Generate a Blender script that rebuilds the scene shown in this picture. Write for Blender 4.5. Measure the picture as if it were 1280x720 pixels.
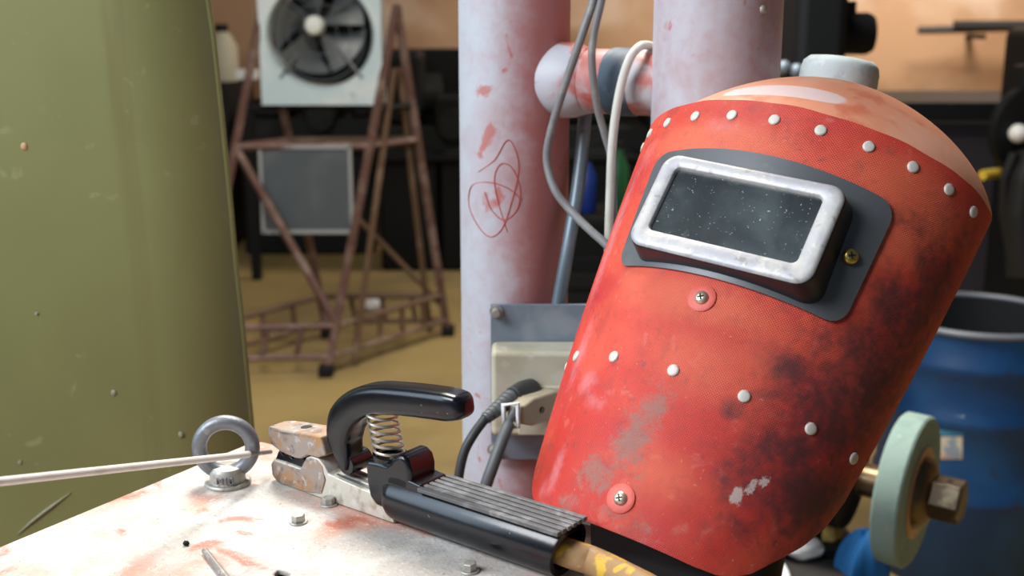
import bpy, bmesh, math, random
from math import sin, cos, pi, radians as R_
from mathutils import Vector as V, Matrix, Euler
random.seed(7)
for o in list(bpy.data.objects): bpy.data.objects.remove(o)
SC = bpy.context.scene
COL = SC.collection

# ------------------------------------------------------------------ camera
CAM = V((0, 0, 1.25)); PITCH = R_(13); FPX = 1500.0
cd = bpy.data.cameras.new('camera'); cam = bpy.data.objects.new('camera', cd); COL.objects.link(cam)
cam.location = CAM; cam.rotation_euler = (pi/2 - PITCH, 0, 0)
cd.sensor_width = 36; cd.lens = FPX/1280*36; cd.clip_start = .02
cd.dof.use_dof = True; cd.dof.focus_distance = .80; cd.dof.aperture_fstop = 8.0
SC.camera = cam
# ------------------------------------------------------------------ world, lamps, exposure
W = bpy.data.worlds.new('workshop_light'); SC.world = W; W.use_nodes = True
W.node_tree.nodes['Background'].inputs[0].default_value = (.62, .78, 1.0, 1)
W.node_tree.nodes['Background'].inputs[1].default_value = .07
def area(name, loc, target, size, power, color, sy=None):
    l = bpy.data.lights.new(name, 'AREA'); l.energy = power; l.color = color; l.size = size
    if sy: l.shape = 'RECTANGLE'; l.size_y = sy
    o = bpy.data.objects.new(name, l); COL.objects.link(o); o.location = loc
    o.rotation_euler = (V(target) - V(loc)).to_track_quat('-Z', 'Y').to_euler()
    return o
area('window_light', (-1.75, .45, 1.85), (.1, .85, 1.0), 1.0, 26, (.66, .84, 1.0), 1.5)
area('front_roof_light', (-1.45, -.15, 2.5), (.05, .8, 1.0), .9, 46, (.97, .98, 1.0))
area('roof_light', (-.15, 1.9, 3.0), (0, .8, .9), .7, 82, (1.0, .97, .92))
area('rear_fill_light', (-.9, -2.4, 1.9), (0, .9, 1.0), 1.6, 3, (.58, .78, 1.0))  # blue fill added behind the camera for highlights, no door there
area('far_roof_light', (-.5, 2.5, 3.3), (-.45, 2.75, 0), 1.3, 52, (1.0, .90, .70))
area('far_wall_light', (2.4, 5.6, 3.3), (2.5, 7.4, 1.2), 1.2, 150, (1.0, .90, .78))
SC.view_settings.view_transform = 'Standard'; SC.view_settings.look = 'None'
SC.view_settings.exposure = 0.0; SC.view_settings.gamma = 1.0
SC.view_settings.use_curve_mapping = False

# ------------------------------------------------------------------ measuring helpers: pixel of the photo + a known plane -> point of the place
FW = V((0, cos(PITCH), -sin(PITCH))); UP = V((0, sin(PITCH), cos(PITCH)))
def ray(x, y): return V((1, 0, 0))*((x-640)/FPX) + UP*((360-y)/FPX) + FW
def at(x, y, Y):
    d = ray(x, y); return CAM + d*(Y/d.y)
def onz(x, y, z):
    d = ray(x, y); return CAM + d*((z-CAM.z)/d.z)

# ------------------------------------------------------------------ materials
def mat(name, base, rough=.5, metal=0., layers=(), bump=None, spec=.5, coat=0., weave=False, spots=()):
    m = bpy.data.materials.new(name); m.use_nodes = True
    nt = m.node_tree; N = nt.nodes; L = nt.links; b = N['Principled BSDF']
    b.inputs['Roughness'].default_value = rough; b.inputs['Metallic'].default_value = metal
    b.inputs['Specular IOR Level'].default_value = spec; b.inputs['Coat Weight'].default_value = coat
    tc = N.new('ShaderNodeTexCoord'); col = None
    def noise(scale, detail=5, dist=0., stretch=None):
        n = N.new('ShaderNodeTexNoise'); n.inputs['Scale'].default_value = scale; n.inputs['Detail'].default_value = detail
        n.inputs['Distortion'].default_value = dist
        if stretch:
            mp = N.new('ShaderNodeMapping'); mp.inputs['Scale'].default_value = stretch
            L.new(tc.outputs['Object'], mp.inputs[0]); L.new(mp.outputs[0], n.inputs['Vector'])
        else: L.new(tc.outputs['Object'], n.inputs['Vector'])
        return n.outputs['Fac']
    def ramp(src, lo, hi):
        r = N.new('ShaderNodeMapRange'); r.interpolation_type = 'SMOOTHSTEP'
        r.inputs[1].default_value = lo; r.inputs[2].default_value = hi; L.new(src, r.inputs[0]); return r.outputs[0]
    def mix(fac, a, c):
        x = N.new('ShaderNodeMix'); x.data_type = 'RGBA'; L.new(fac, x.inputs[0])
        if a is None: x.inputs[6].default_value = (*base, 1)
        else: L.new(a, x.inputs[6])
        x.inputs[7].default_value = (*c, 1); return x.outputs[2]
    def mul(s, k):
        x = N.new('ShaderNodeMath'); x.operation = 'MULTIPLY'; L.new(s, x.inputs[0])
        if isinstance(k, float): x.inputs[1].default_value = k
        else: L.new(k, x.inputs[1])
        return x.outputs[0]
    for l in layers:            # (colour, scale, lo, hi, opacity[, stretch])
        c, s, lo, hi, op = l[:5]
        f = ramp(noise(s, 6, .4, l[5] if len(l) > 5 else None), lo, hi)
        col = mix(mul(f, float(op)), col, c)
    for attr, c, s, amp, op, lo, hi in spots:      # stains with a place of their own on the thing, broken up by noise
        a = N.new('ShaderNodeAttribute'); a.attribute_name = attr
        n1 = noise(s, 6, .6); n2 = noise(s*4.5, 6, .3)
        av = N.new('ShaderNodeMath'); av.operation = 'MULTIPLY_ADD'; L.new(n2, av.inputs[0]); av.inputs[1].default_value = .45
        sc = N.new('ShaderNodeMath'); sc.operation = 'MULTIPLY'; L.new(n1, sc.inputs[0]); sc.inputs[1].default_value = .55; L.new(sc.outputs[0], av.inputs[2]); n = av.outputs[0]
        k = N.new('ShaderNodeMath'); k.operation = 'MULTIPLY_ADD'; L.new(n, k.inputs[0]); k.inputs[1].default_value = amp; L.new(a.outputs['Fac'], k.inputs[2])
        col = mix(mul(ramp(k.outputs[0], .5*amp+lo, .5*amp+hi), float(op)), col, c)
    if col is None: b.inputs['Base Color'].default_value = (*base, 1)
    else: L.new(col, b.inputs['Base Color'])
    if bump or weave:
        bp = N.new('ShaderNodeBump'); bp.inputs['Distance'].default_value = .001
        if weave:
            uv = N.new('ShaderNodeUVMap'); mp = N.new('ShaderNodeMapping'); mp.inputs['Rotation'].default_value = (0, 0, .7)
            L.new(uv.outputs[0], mp.inputs[0]); ws = []
            for d in ('X', 'Y'):
                w = N.new('ShaderNodeTexWave'); w.bands_direction = d; w.inputs['Scale'].default_value = 250; w.inputs['Distortion'].default_value = .4
                L.new(mp.outputs[0], w.inputs[0]); ws.append(w.outputs['Fac'])
            ad = N.new('ShaderNodeMath'); ad.operation = 'ADD'; L.new(ws[0], ad.inputs[0]); L.new(ws[1], ad.inputs[1])
            L.new(ad.outputs[0], bp.inputs['Height']); bp.inputs['Strength'].default_value = .28
        else:
            L.new(noise(bump[0], 6), bp.inputs['Height']); bp.inputs['Strength'].default_value = bump[1]
        L.new(bp.outputs[0], b.inputs['Normal'])
    return m
M = {}
M['floor'] = mat('ochre_concrete', (.36, .255, .095), .75, layers=[((.22, .16, .07), 1.2, .42, .66, .8), ((.42, .32, .15), 6, .5, .8, .5)], bump=(30, .2))
M['wall'] = mat('tan_board_wall', (.52, .32, .19), .8, layers=[((.28, .14, .06), .9, .48, .66, .8), ((.70, .54, .42), 1.4, .48, .7, .85)])
M['plain_wall'] = mat('brown_wall', (.25, .15, .08), .9)
M['ceiling'] = mat('dark_roof_sheet', (.16, .15, .14), .9)
M['olive'] = mat('olive_enamel', (.225, .225, .083), .45, layers=[((.18, .182, .068), 3, .4, .7, .8), ((.15, .115, .04), 8, .58, .72, .55, (2.2, 1, .12)), ((.32, .32, .15), 45, .66, .74, .5), ((.16, .075, .02), 26, .72, .78, .8), ((.10, .085, .03), 5, .6, .75, .5, (1, 1, .25))], bump=(40, .12))
M['scuff'] = mat('pale_scuff', (.30, .31, .20), .7)
M['top'] = mat('worn_machine_top', (.47, .42, .38), .65, layers=[((.58, .56, .53), 22, .42, .62, .85), ((.54, .22, .14), 13, .48, .64, .75), ((.36, .34, .32), 34, .54, .70, .6), ((.46, .09, .04), 26, .60, .68, .75), ((.30, .27, .24), 330, .52, .68, .5), ((.72, .70, .66), 420, .58, .70, .5), ((.12, .10, .09), 260, .67, .74, .7)], bump=(420, .5))
M['red_body'] = mat('worn_red_panel', (.45, .07, .05), .55, layers=[((.5, .45, .42), 10, .5, .7, .7)])
pl = [((.55, .135, .09), 9, .50, .62, .85, (1, 1, .5)), ((.45, .44, .50), 14, .52, .66, .7), ((.42, .06, .04), 22, .60, .70, .8, (1, 1, .6))]
M['pipe'] = mat('pipe_red_under_grey', (.50, .50, .54), .5, layers=[((.46, .11, .08), 20, .43, .55, .92), ((.45, .46, .50), 30, .5, .68, .6), ((.40, .055, .04), 40, .57, .66, .8)], bump=(60, .15))
M['pole'] = mat('pole_grey_over_red', (.54, .565, .62), .48, spots=[('red', (.40, .085, .065), 26, .9, .85, .05, 1.0)], layers=[((.48, .42, .45), 14, .5, .7, .6), ((.50, .13, .10), 34, .63, .70, .8)], bump=(70, .12))
M['scratch'] = mat('red_scrawl', (.50, .09, .07), .6)
M['shell'] = mat('red_fibre_shell', (.57, .033, .021), .58, weave=True,
    layers=[((.70, .085, .045), 11, .42, .62, .8), ((.50, .022, .03), 18, .52, .7, .6), ((.40, .04, .035), 50, .55, .70, .55), ((.66, .20, .15), 95, .60, .72, .35), ((.20, .04, .045), 130, .60, .74, .6), ((.80, .42, .34), 300, .68, .74, .4)],
    spots=[('orange', (.76, .15, .07), 26, .5, .7, .1, .8), ('pink', (.66, .24, .26), 55, 1.4, .65, .15, 1.05), ('grey', (.27, .155, .125), 110, 2.6, .78, .3, 1.0), ('grime_shade', (.065, .022, .025), 40, 1.9, .92, -.02, 1.0), ('splat', (.62, .48, .44), 190, 1.5, .95, .35, .6)])
M['crown'] = mat('orange_fibre_crown', (.88, .35, .20), .5, layers=[((.90, .47, .32), 16, .45, .65, .8), ((.74, .17, .08), 30, .53, .68, .75), ((.88, .58, .46), 70, .66, .75, .5)],
    spots=[('pale', (.88, .66, .62), 40, .12, .95, .3, .45), ('edge', (.42, .05, .05), 60, .5, .9, .25, .6)], bump=(160, .3))
M['inside'] = mat('dark_fibre_inside', (.035, .025, .022), .9)
M['rivet'] = mat('aluminium_rivet', (.66, .62, .56), .55, .1, layers=[((.40, .33, .25), 260, .5, .66, .6)])
M['washer'] = mat('red_painted_washer', (.68, .10, .07), .5, bump=(200, .3))
M['screw'] = mat('nickel_screw', (.70, .62, .48), .35, .8)
M['brass'] = mat('brass_screw', (.72, .52, .12), .3, .9)
M['slot'] = mat('screw_slot', (.02, .02, .02), .8)
M['plate'] = mat('dark_grey_plate', (.13, .14, .15), .42, .3, layers=[((.21, .22, .225), 25, .5, .75, .6), ((.20, .20, .18), 120, .64, .74, .4)], bump=(120, .1))
M['frame'] = mat('worn_steel_frame', (.44, .44, .47), .5, .3, layers=[((.58, .56, .52), 55, .45, .65, .7), ((.27, .24, .22), 120, .55, .70, .65), ((.70, .69, .66), 260, .60, .7, .5)], bump=(260, .3))
M['frameside'] = mat('black_oxide_side', (.03, .035, .045), .35, .3)
M['lens'] = mat('dusty_dark_glass', (.022, .030, .034), .25, 0, layers=[((.075, .095, .10), 26, .38, .72, .85), ((.50, .55, .56), 520, .675, .71, .7), ((.18, .2, .2), 60, .62, .8, .4)], spec=.6)
M['cap'] = mat('galvanised_cap', (.50, .55, .54), .65, 0, layers=[((.36, .41, .41), 60, .48, .66, .8), ((.62, .66, .66), 120, .58, .7, .6)], bump=(200, .3))
M['rubber'] = mat('black_bakelite', (.0035, .005, .008), .24, 0, layers=[((.010, .013, .017), 70, .55, .75, .6), ((.20, .22, .24), 330, .715, .75, .6)], spec=.5, bump=(160, .06))
M['rib'] = mat('worn_grip_rib', (.10, .10, .10), .45, layers=[((.26, .26, .26), 80, .45, .7, .8)], bump=(160, .3))
M['jaw'] = mat('copper_jaw_tarnished', (.33, .27, .23), .55, .2, layers=[((.40, .21, .09), 75, .45, .62, .85), ((.16, .12, .11), 120, .52, .68, .75), ((.50, .47, .46), 170, .56, .68, .7)], bump=(150, .4))
M['shank'] = mat('pitted_steel_shank', (.60, .57, .49), .5, .3, layers=[((.36, .31, .23), 90, .5, .66, .8), ((.72, .70, .66), 150, .55, .7, .6)], bump=(220, .5))
M['spring'] = mat('spring_steel', (.55, .51, .44), .35, .85)
M['rod'] = mat('flux_coated_rod', (.76, .74, .70), .7, layers=[((.58, .55, .50), 60, .5, .7, .6)])
M['rodtip'] = mat('bare_rod_end', (.30, .27, .25), .5, .6, layers=[((.6, .58, .55), 200, .5, .7, .6)])
M['eye'] = mat('dark_forged_steel', (.20, .21, .23), .45, .5, layers=[((.36, .36, .36), 130, .55, .7, .6)], bump=(220, .35))
M['zinc'] = mat('dull_zinc', (.42, .40, .36), .5, .5, layers=[((.25, .23, .2), 200, .5, .7, .7)], bump=(250, .3))
M['yellowcable'] = mat('yellow_worn_cable', (.34, .19, .07), .6, layers=[((.42, .27, .14), 50, .45, .65, .8), ((.68, .40, .03), 70, .54, .62, .85), ((.12, .07, .04), 120, .6, .7, .7)], bump=(100, .3))
M['grey_plate'] = mat('blue_grey_sheet', (.22, .27, .33), .45, .3, layers=[((.40, .43, .46), 20, .5, .7, .6)], bump=(80, .15))
M['ivory'] = mat('dirty_ivory_plastic', (.58, .54, .42), .5, layers=[((.44, .40, .26), 30, .45, .65, .7), ((.68, .66, .60), 60, .55, .7, .6)])
M['plugivory'] = mat('ivory_plug', (.55, .48, .33), .45, layers=[((.24, .17, .09), 40, .52, .7, .7)])
M['white'] = mat('white_plastic', (.85, .86, .86), .5)
M['greycord'] = mat('grey_cord', (.115, .125, .13), .5)
M['blackcord'] = mat('black_cord', (.04, .042, .045), .5)
M['cablegrey'] = mat('grey_sheathed_cable', (.20, .20, .20), .5, layers=[((.42, .41, .38), 40, .5, .7, .6)])
M['cablewhite'] = mat('pale_sheathed_cable', (.66, .65, .58), .5, layers=[((.48, .46, .38), 40, .5, .7, .6)])
M['conduit'] = mat('slate_conduit', (.13, .17, .20), .4, .3, layers=[((.30, .32, .34), 20, .5, .7, .7)])
M['tape'] = mat('slate_blue_wrap', (.055, .085, .12), .6, layers=[((.35, .36, .36), 30, .5, .7, .6)])
M['barrel'] = mat('blue_drum_paint', (.004, .046, .15), .45, layers=[((.008, .08, .22), 6, .45, .7, .7), ((.02, .03, .05), 16, .6, .72, .8)], bump=(30, .1))
M['barrelrim'] = mat('worn_drum_rim', (.20, .22, .25), .5, .3)
M['drumin'] = mat('drum_inside', (.005, .006, .008), .8)
M['label'] = mat('torn_paper_label', (.60, .52, .42), .8, layers=[((.55, .28, .14), 14, .48, .6, .8, (1, 1, 3)), ((.10, .22, .34), 22, .58, .66, .7)])
M['label2'] = mat('blue_label_strip', (.05, .24, .40), .7, layers=[((.6, .6, .58), 30, .52, .62, .9, (1, 1, 4))])
M['stone'] = mat('green_grit_stone', (.30, .42, .37), .8, layers=[((.22, .33, .30), 30, .5, .7, .7), ((.5, .58, .53), 160, .62, .72, .6)], bump=(300, .4))
M['copper'] = mat('copper_paper_washer', (.62, .36, .20), .5, .3, layers=[((.75, .62, .45), 60, .5, .7, .7)])
M['bronze'] = mat('oily_flange', (.16, .11, .06), .35, .8, layers=[((.4, .28, .12), 40, .55, .7, .7)])
M['nut'] = mat('oily_nut', (.11, .085, .06), .4, .7, layers=[((.3, .27, .18), 60, .5, .7, .6)])
M['dark'] = mat('oily_dark_iron', (.006, .007, .008), .6, 0, spec=.25)
M['dark2'] = mat('dark_green_machine', (.011, .014, .015), .6, spec=.25, layers=[((.03, .033, .03), 6, .5, .7, .5)])
M['black'] = mat('black_leather', (.008, .008, .009), .6, bump=(60, .3))
M['rust'] = mat('rusty_red_steel', (.14, .075, .062), .6, .1, layers=[((.27, .19, .165), 10, .48, .65, .8), ((.10, .04, .03), 20, .5, .7, .7)])
M['rust2'] = mat('rusty_brown_steel', (.13, .075, .045), .65, layers=[((.24, .17, .12), 9, .5, .66, .8)])
M['fanbox'] = mat('pale_blue_enamel', (.50, .62, .68), .5, layers=[((.66, .72, .74), 8, .45, .65, .7), ((.25, .32, .36), 14, .62, .72, .6)])
M['blade'] = mat('grey_fan_blade', (.13, .145, .16), .45, .3)
M['hub'] = mat('pale_hub', (.70, .74, .72), .5)
M['board'] = mat('slate_board', (.065, .08, .095), .5, layers=[((.11, .125, .14), 5, .45, .7, .8)])
M['boardframe'] = mat('board_edge', (.30, .31, .32), .5)
M['card'] = mat('brown_cardboard', (.42, .23, .08), .85)
M['paleplastic'] = mat('cream_plastic', (.52, .50, .38), .6)
M['tube'] = mat('white_tube_light', (.85, .88, .92), .5)
M['bench'] = mat('dark_bench_timber', (.022, .018, .016), .7, layers=[((.05, .04, .03), 8, .5, .7, .6)])
M['purple'] = mat('dusty_violet_cover', (.03, .025, .034), .8)
M['bluecloth'] = mat('blue_cloth', (.01, .13, .36), .85, bump=(40, .3))
M['rag'] = mat('white_rag', (.72, .70, .68), .9, layers=[((.5, .45, .42), 18, .5, .7, .6)])
M['yellow'] = mat('yellow_paint', (.72, .50, .05), .5)
M['amber'] = mat('amber_rag', (.48, .34, .10), .9)
M['blueglass'] = mat('blue_plastic', (.01, .04, .26), .4)
M['greenglass'] = mat('green_plastic', (.01, .10, .035), .4)
M['steelbar'] = mat('mill_scale_bar', (.07, .07, .075), .5, .5)
M['peach'] = mat('tan_leather', (.42, .24, .13), .8)

# ------------------------------------------------------------------ mesh builder
class G:
    def __init__(s): s.v = []; s.f = []
    def add(s, vs, fs, X=None):
        n = len(s.v); s.v += [(X @ V(p)) if X else V(p) for p in vs]; s.f += [tuple(i+n for i in f) for f in fs]; return s
    def box(s, c, d, X=None):
        x, y, z = (k/2 for k in d); c = V(c)
        vs = [c+V((a*x, b*y, e*z)) for a in (-1, 1) for b in (-1, 1) for e in (-1, 1)]
        return s.add(vs, [(0, 1, 3, 2), (4, 6, 7, 5), (0, 4, 5, 1), (2, 3, 7, 6), (0, 2, 6, 4), (1, 5, 7, 3)], X)
    def tube(s, pts, r, n=12, sub=0, flat=None, closed=False, X=None, sq=1.0):
        pts = [V(p) for p in pts]; rs = list(r) if isinstance(r, (list, tuple)) else [r]*len(pts)
        if sub:
            q, qr = [], []; K = len(pts)
            for i in range(K-1 if not closed else K):
                a, b, c, d = (pts[(i-1) % K] if closed else pts[max(i-1, 0)]), pts[i], pts[(i+1) % K], (pts[(i+2) % K] if closed else pts[min(i+2, K-1)])
                for k in range(sub):
                    t = k/sub
                    q.append(.5*((2*b)+(c-a)*t+(2*a-5*b+4*c-d)*t*t+(3*b-a-3*c+d)*t**3)); ra, rb_ = rs[i], rs[(i+1) % K]; qr.append(tuple(m*(1-t)+n_*t for m, n_ in zip(ra, rb_)) if isinstance(ra, tuple) else ra*(1-t)+rb_*t)
            if not closed: q.append(pts[-1]); qr.append(rs[-1])
            pts, rs = q, qr
        K = len(pts); vs, fs = [], []
        t0 = (pts[1]-pts[0]).normalized(); u = t0.orthogonal().normalized()
        if flat: u = (V(flat)-t0*V(flat).dot(t0)).normalized()
        for i in range(K):
            t = (pts[(i+1) % K]-pts[i-1]) if (closed or 0 < i < K-1) else (pts[1]-pts[0] if i == 0 else pts[-1]-pts[-2])
            t.normalize(); u = (u-t*u.dot(t)).normalized(); w = t.cross(u)
            rr = rs[i]; ru, rw = rr if isinstance(rr, tuple) else (rr, rr)
            for k in range(n):
                a = 2*pi*k/n; ca, sa = cos(a), sin(a)
                ca = math.copysign(abs(ca)**sq, ca); sa = math.copysign(abs(sa)**sq, sa)
                vs.append(pts[i]+u*ru*ca+w*rw*sa)
        for i in range(K if closed else K-1):
            for k in range(n):
                a, b = i*n+k, i*n+(k+1) % n; c, d = ((i+1) % K)*n+(k+1) % n, ((i+1) % K)*n+k
                fs.append((a, b, c, d))
        if not closed: fs += [tuple(range(n-1, -1, -1)), tuple((K-1)*n+k for k in range(n))]
        return s.add(vs, fs, X)
    def cyl(s, a, b, r, r2=None, n=24, X=None): return s.tube([a, b], [r, r if r2 is None else r2], n, X=X)
    def lathe(s, prof, n=32, X=None, cap=True):
        vs, fs = [], []; K = len(prof)
        for r, z in prof:
            for k in range(n): vs.append((r*cos(2*pi*k/n), r*sin(2*pi*k/n), z))
        for i in range(K-1):
            for k in range(n): fs.append((i*n+k, i*n+(k+1) % n, (i+1)*n+(k+1) % n, (i+1)*n+k))
        if cap: fs += [tuple(range(n-1, -1, -1)), tuple((K-1)*n+k for k in range(n))]
        return s.add(vs, fs, X)
    def prism(s, outline, y0, y1, X=None):         # outline in (x, z), extruded along y
        n = len(outline); vs = [(x, y0, z) for x, z in outline]+[(x, y1, z) for x, z in outline]
        ar = sum(outline[i][0]*outline[(i+1) % n][1]-outline[(i+1) % n][0]*outline[i][1] for i in range(n))
        fs = [tuple(range(n)), tuple(range(2*n-1, n-1, -1))]+[((i+1) % n, i, i+n, (i+1) % n+n) for i in range(n)]
        if ar < 0: fs = [tuple(reversed(f)) for f in fs]
        return s.add(vs, fs, X)
    def round_tip(s, x0, x1, k0):
        for p in s.v:
            if p.x < x1: t = (x1-p.x)/(x1-x0); p.y *= max(k0, math.sqrt(max(0, 1-t*t)))
        return s
    def ball(s, c, r, n=16, X=None, jit=0.):
        rx, ry, rz = r if isinstance(r, tuple) else (r, r, r); vs, fs = [], []; c = V(c); m = n//2
        for i in range(m+1):
            for k in range(n):
                a, b = pi*i/m, 2*pi*k/n; j = 1+random.uniform(-jit, jit)
                vs.append(c+V((rx*sin(a)*cos(b)*j, ry*sin(a)*sin(b)*j, rz*cos(a)*j)))
        for i in range(m):
            for k in range(n): fs.append((i*n+k, (i+1)*n+k, (i+1)*n+(k+1) % n, i*n+(k+1) % n))
        s.add(vs, fs, X); return s
    def grid(s, fn, nu, nv, X=None):
        vs = [fn(i/nu, j/nv) for i in range(nu+1) for j in range(nv+1)]; m = nv+1
        fs = [(i*m+j, (i+1)*m+j, (i+1)*m+j+1, i*m+j+1) for i in range(nu) for j in range(nv)]
        return s.add(vs, fs, X)
    def mesh(s, name, X=None, angle=40, weld=True):
        me = bpy.data.meshes.new(name); me.from_pydata([tuple(X @ p) if X else tuple(p) for p in s.v], [], s.f)
        if weld:
            bm = bmesh.new(); bm.from_mesh(me); bmesh.ops.remove_doubles(bm, verts=bm.verts, dist=1e-6)
            bmesh.ops.recalc_face_normals(bm, faces=bm.faces); bm.to_mesh(me); bm.free()
        me.update()
        for p in me.polygons: p.use_smooth = True
        me.set_sharp_from_angle(angle=R_(angle)); return me
    def build(s, name, m, parent=None, bevel=0, seg=2, angle=40, solid=0, local=False, sub=0, weld=True, label=None):
        X = None if (local or parent is None) else MW[parent].inverted()
        me = s.mesh(name, X, angle, weld); return link(name, me, m, parent, bevel, seg, solid, sub, label)
MW = {}
def link(name, me, m, parent=None, bevel=0, seg=2, solid=0, sub=0, label=None):
    o = bpy.data.objects.new(name, me); COL.objects.link(o)
    if not me.materials:
        for k in (m if isinstance(m, list) else [m]): me.materials.append(M[k])
    if parent is not None: o.parent = parent; MW[o] = MW[parent]
    else: MW[o] = Matrix.Identity(4)
    if solid:
        md = o.modifiers.new('thickness', 'SOLIDIFY'); md.thickness = solid; md.offset = -1
        if isinstance(m, list) and len(m) > 1: md.material_offset = 1; md.material_offset_rim = 0
        es = o.modifiers.new('crisp_rim', 'EDGE_SPLIT'); es.split_angle = R_(50)
    if bevel:
        md = o.modifiers.new('bevel', 'BEVEL'); md.width = bevel; md.segments = seg; md.limit_method = 'ANGLE'; md.angle_limit = R_(35); md.harden_normals = True
    if sub:
        md = o.modifiers.new('sub', 'SUBSURF'); md.levels = sub; md.render_levels = sub
    if label: o['label'] = label
    return o
def thing(name, label, cat, loc=(0, 0, 0), rz=0, group=None, X=None):
    o = bpy.data.objects.new(name, None); COL.objects.link(o); o.empty_display_size = .05
    if X is not None: o.matrix_world = X
    else: o.location = loc; o.rotation_euler = (0, 0, rz); X = Matrix.Translation(V(loc)) @ Matrix.Rotation(rz, 4, 'Z')
    MW[o] = X; return tag(o, label, cat, group)
def tag(o, label, cat, group=None):
    o['label'] = label; o['category'] = cat
    if group: o['group'] = group
    return o
def rebase(o, p):
    """give a one-mesh thing its origin at its base point"""
    p = V(p); o.data.transform(Matrix.Translation(-p)); o.location = p; return o
def struct(o): o['kind'] = 'structure'; return o
def frame_from(z, x=None, p=(0, 0, 0)):
    z = V(z).normalized(); x = V(x) if x is not None else z.orthogonal(); x = (x-z*x.dot(z)).normalized(); y = z.cross(x)
    return Matrix(((x.x, y.x, z.x, p[0]), (x.y, y.y, z.y, p[1]), (x.z, y.z, z.z, p[2]), (0, 0, 0, 1)))
def place(o, X):           # set a part's place inside its thing
    o.matrix_local = X; return o

# ------------------------------------------------------------------ the setting
struct(G().box((0, 3.4, -.05), (9, 9.6, .1)).build('floor', 'floor'))
struct(G().box((0, 7.6, 1.75), (9, .12, 3.5)).build('wall_back', 'wall'))
struct(G().box((0, 7.50, .36), (8.6, .08, .72)).build('dark_backdrop_1', 'dark'))  # dark band added low on the wall to keep the background black
struct(G().box((-4.4, 3.4, 1.75), (.12, 8.3, 3.5)).build('wall_left', 'plain_wall'))
struct(G().box((4.4, 3.4, 1.75), (.12, 8.3, 3.5)).build('wall_right', 'plain_wall'))

# ------------------------------------------------------------------ welding machine with its worn top
ZT = .92
cB = V((-.195, .890, 0)); eL = V((-.559, -.829, 0)).normalized(); eR = V((.845, -.535, 0)).normalized()
WID, DEP = .405, .50
rotm = math.atan2(eR.y, eR.x)
mach = thing('welding_machine', 'low welding machine with a worn pinkish white painted top and a lifting eye', 'machine', cB + eR*WID/2 + eL*DEP/2, rotm)
def plate_curve(outer, holes, th, bev):
    cu = bpy.data.curves.new('c', 'CURVE'); cu.dimensions = '2D'; cu.fill_mode = 'BOTH'; cu.extrude = th/2-bev; cu.bevel_depth = bev; cu.bevel_resolution = 2
    for pts in [outer]+holes:
        sp = cu.splines.new('POLY'); sp.points.add(len(pts)-1); sp.use_cyclic_u = True
        for i, p in enumerate(pts): sp.points[i].co = (p[0], p[1], 0, 1)
    o = bpy.data.objects.new('c', cu); COL.objects.link(o)
    me = bpy.data.meshes.new_from_object(o.evaluated_get(bpy.context.evaluated_depsgraph_get())) if False else o.to_mesh().copy()
    bpy.data.objects.remove(o); return me
def rounded(x0, x1, y0, y1, r, n=6):
    out = []
    for cx, cy, a0 in ((x1-r, y1-r, 0), (x0+r, y1-r, 90), (x0+r, y0+r, 180), (x1-r, y0+r, 270)):
        for k in range(n+1): a = R_(a0+90*k/n); out.append((cx+r*cos(a), cy+r*sin(a)))
    return out
mi = MW[mach].inverted()
hp = mi @ onz(352, 717, ZT)
hole = [(hp.x+.0062*(1+.15*sin(3*a))*cos(a), hp.y+.0062*(1+.2*cos(2*a))*sin(a)) for a in [2*pi*k/18 for k in range(18)]]
me = plate_curve(rounded(-WID/2, WID/2, -DEP/2, DEP/2, .008), [hole], .004, .0012)
me.transform(Matrix.Translation((0, 0, ZT-.002)))
link('top_panel', me, 'top', mach)
w = G()
for x, y, dx, dy in ((0, DEP/2-.008, WID-.012, .003), (0, -DEP/2+.008, WID-.012, .003), (WID/2-.008, 0, .003, DEP-.016), (-WID/2+.008, 0, .003, DEP-.016)):
    w.box((x, y, (ZT-.004+.08)/2), (dx, dy, ZT-.004-.08))
w.box((0, 0, .085), (WID-.02, DEP-.02, .01)); w.build('side_panels', 'red_body', mach, local=True)
for x in (-1, 1):
    for y in (-1, 1):
        g = G().cyl((x*.14-.014, y*.19, .04), (x*.14+.014, y*.19, .04), .04); g.box((x*.14, y*.19, .062), (.04, .03, .036)); g.build('wheel', 'dark', mach, local=True)
# lifting eye
ep = onz(285, 604, ZT); eb = G().lathe([(.0165, 0), (.0165, .0016), (.0155, .0026), (.0126, .003), (.0126, .0100), (.0105, .0130), (.004, .0138)], 40, Matrix.Translation(ep)).build('eye_bolt', 'zinc', mach, bevel=.0004, label='dull zinc collar and ring of the lifting eye')
rg = G().tube([ep+V((.0187*cos(a)*.985, .0187*cos(a)*.12, .0272+.0187*sin(a))) for a in [2*pi*k/48 for k in range(48)]], .0053, 16, closed=True); rg.build('ring', 'eye', eb, label='dark forged lifting ring')
def text_mesh(s, size, depth, X, name, m, parent):
    cu = bpy.data.curves.new(name, 'FONT'); cu.body = s; cu.size = size; cu.extrude = depth; cu.align_x = 'CENTER'; cu.align_y = 'CENTER'
    o = bpy.data.objects.new(name, cu); COL.objects.link(o); me = o.to_mesh().copy(); bpy.data.objects.remove(o)
    me.transform((MW[parent].inverted() if parent else Matrix()) @ X); return link(name, me, m, parent)
text_mesh('M10', .0070, .0012, Matrix.Translation(ep+V((.001, -.0124, .0064))) @ Matrix.Rotation(pi/2, 4, 'X'), 'size_mark', 'eye', eb)
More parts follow.
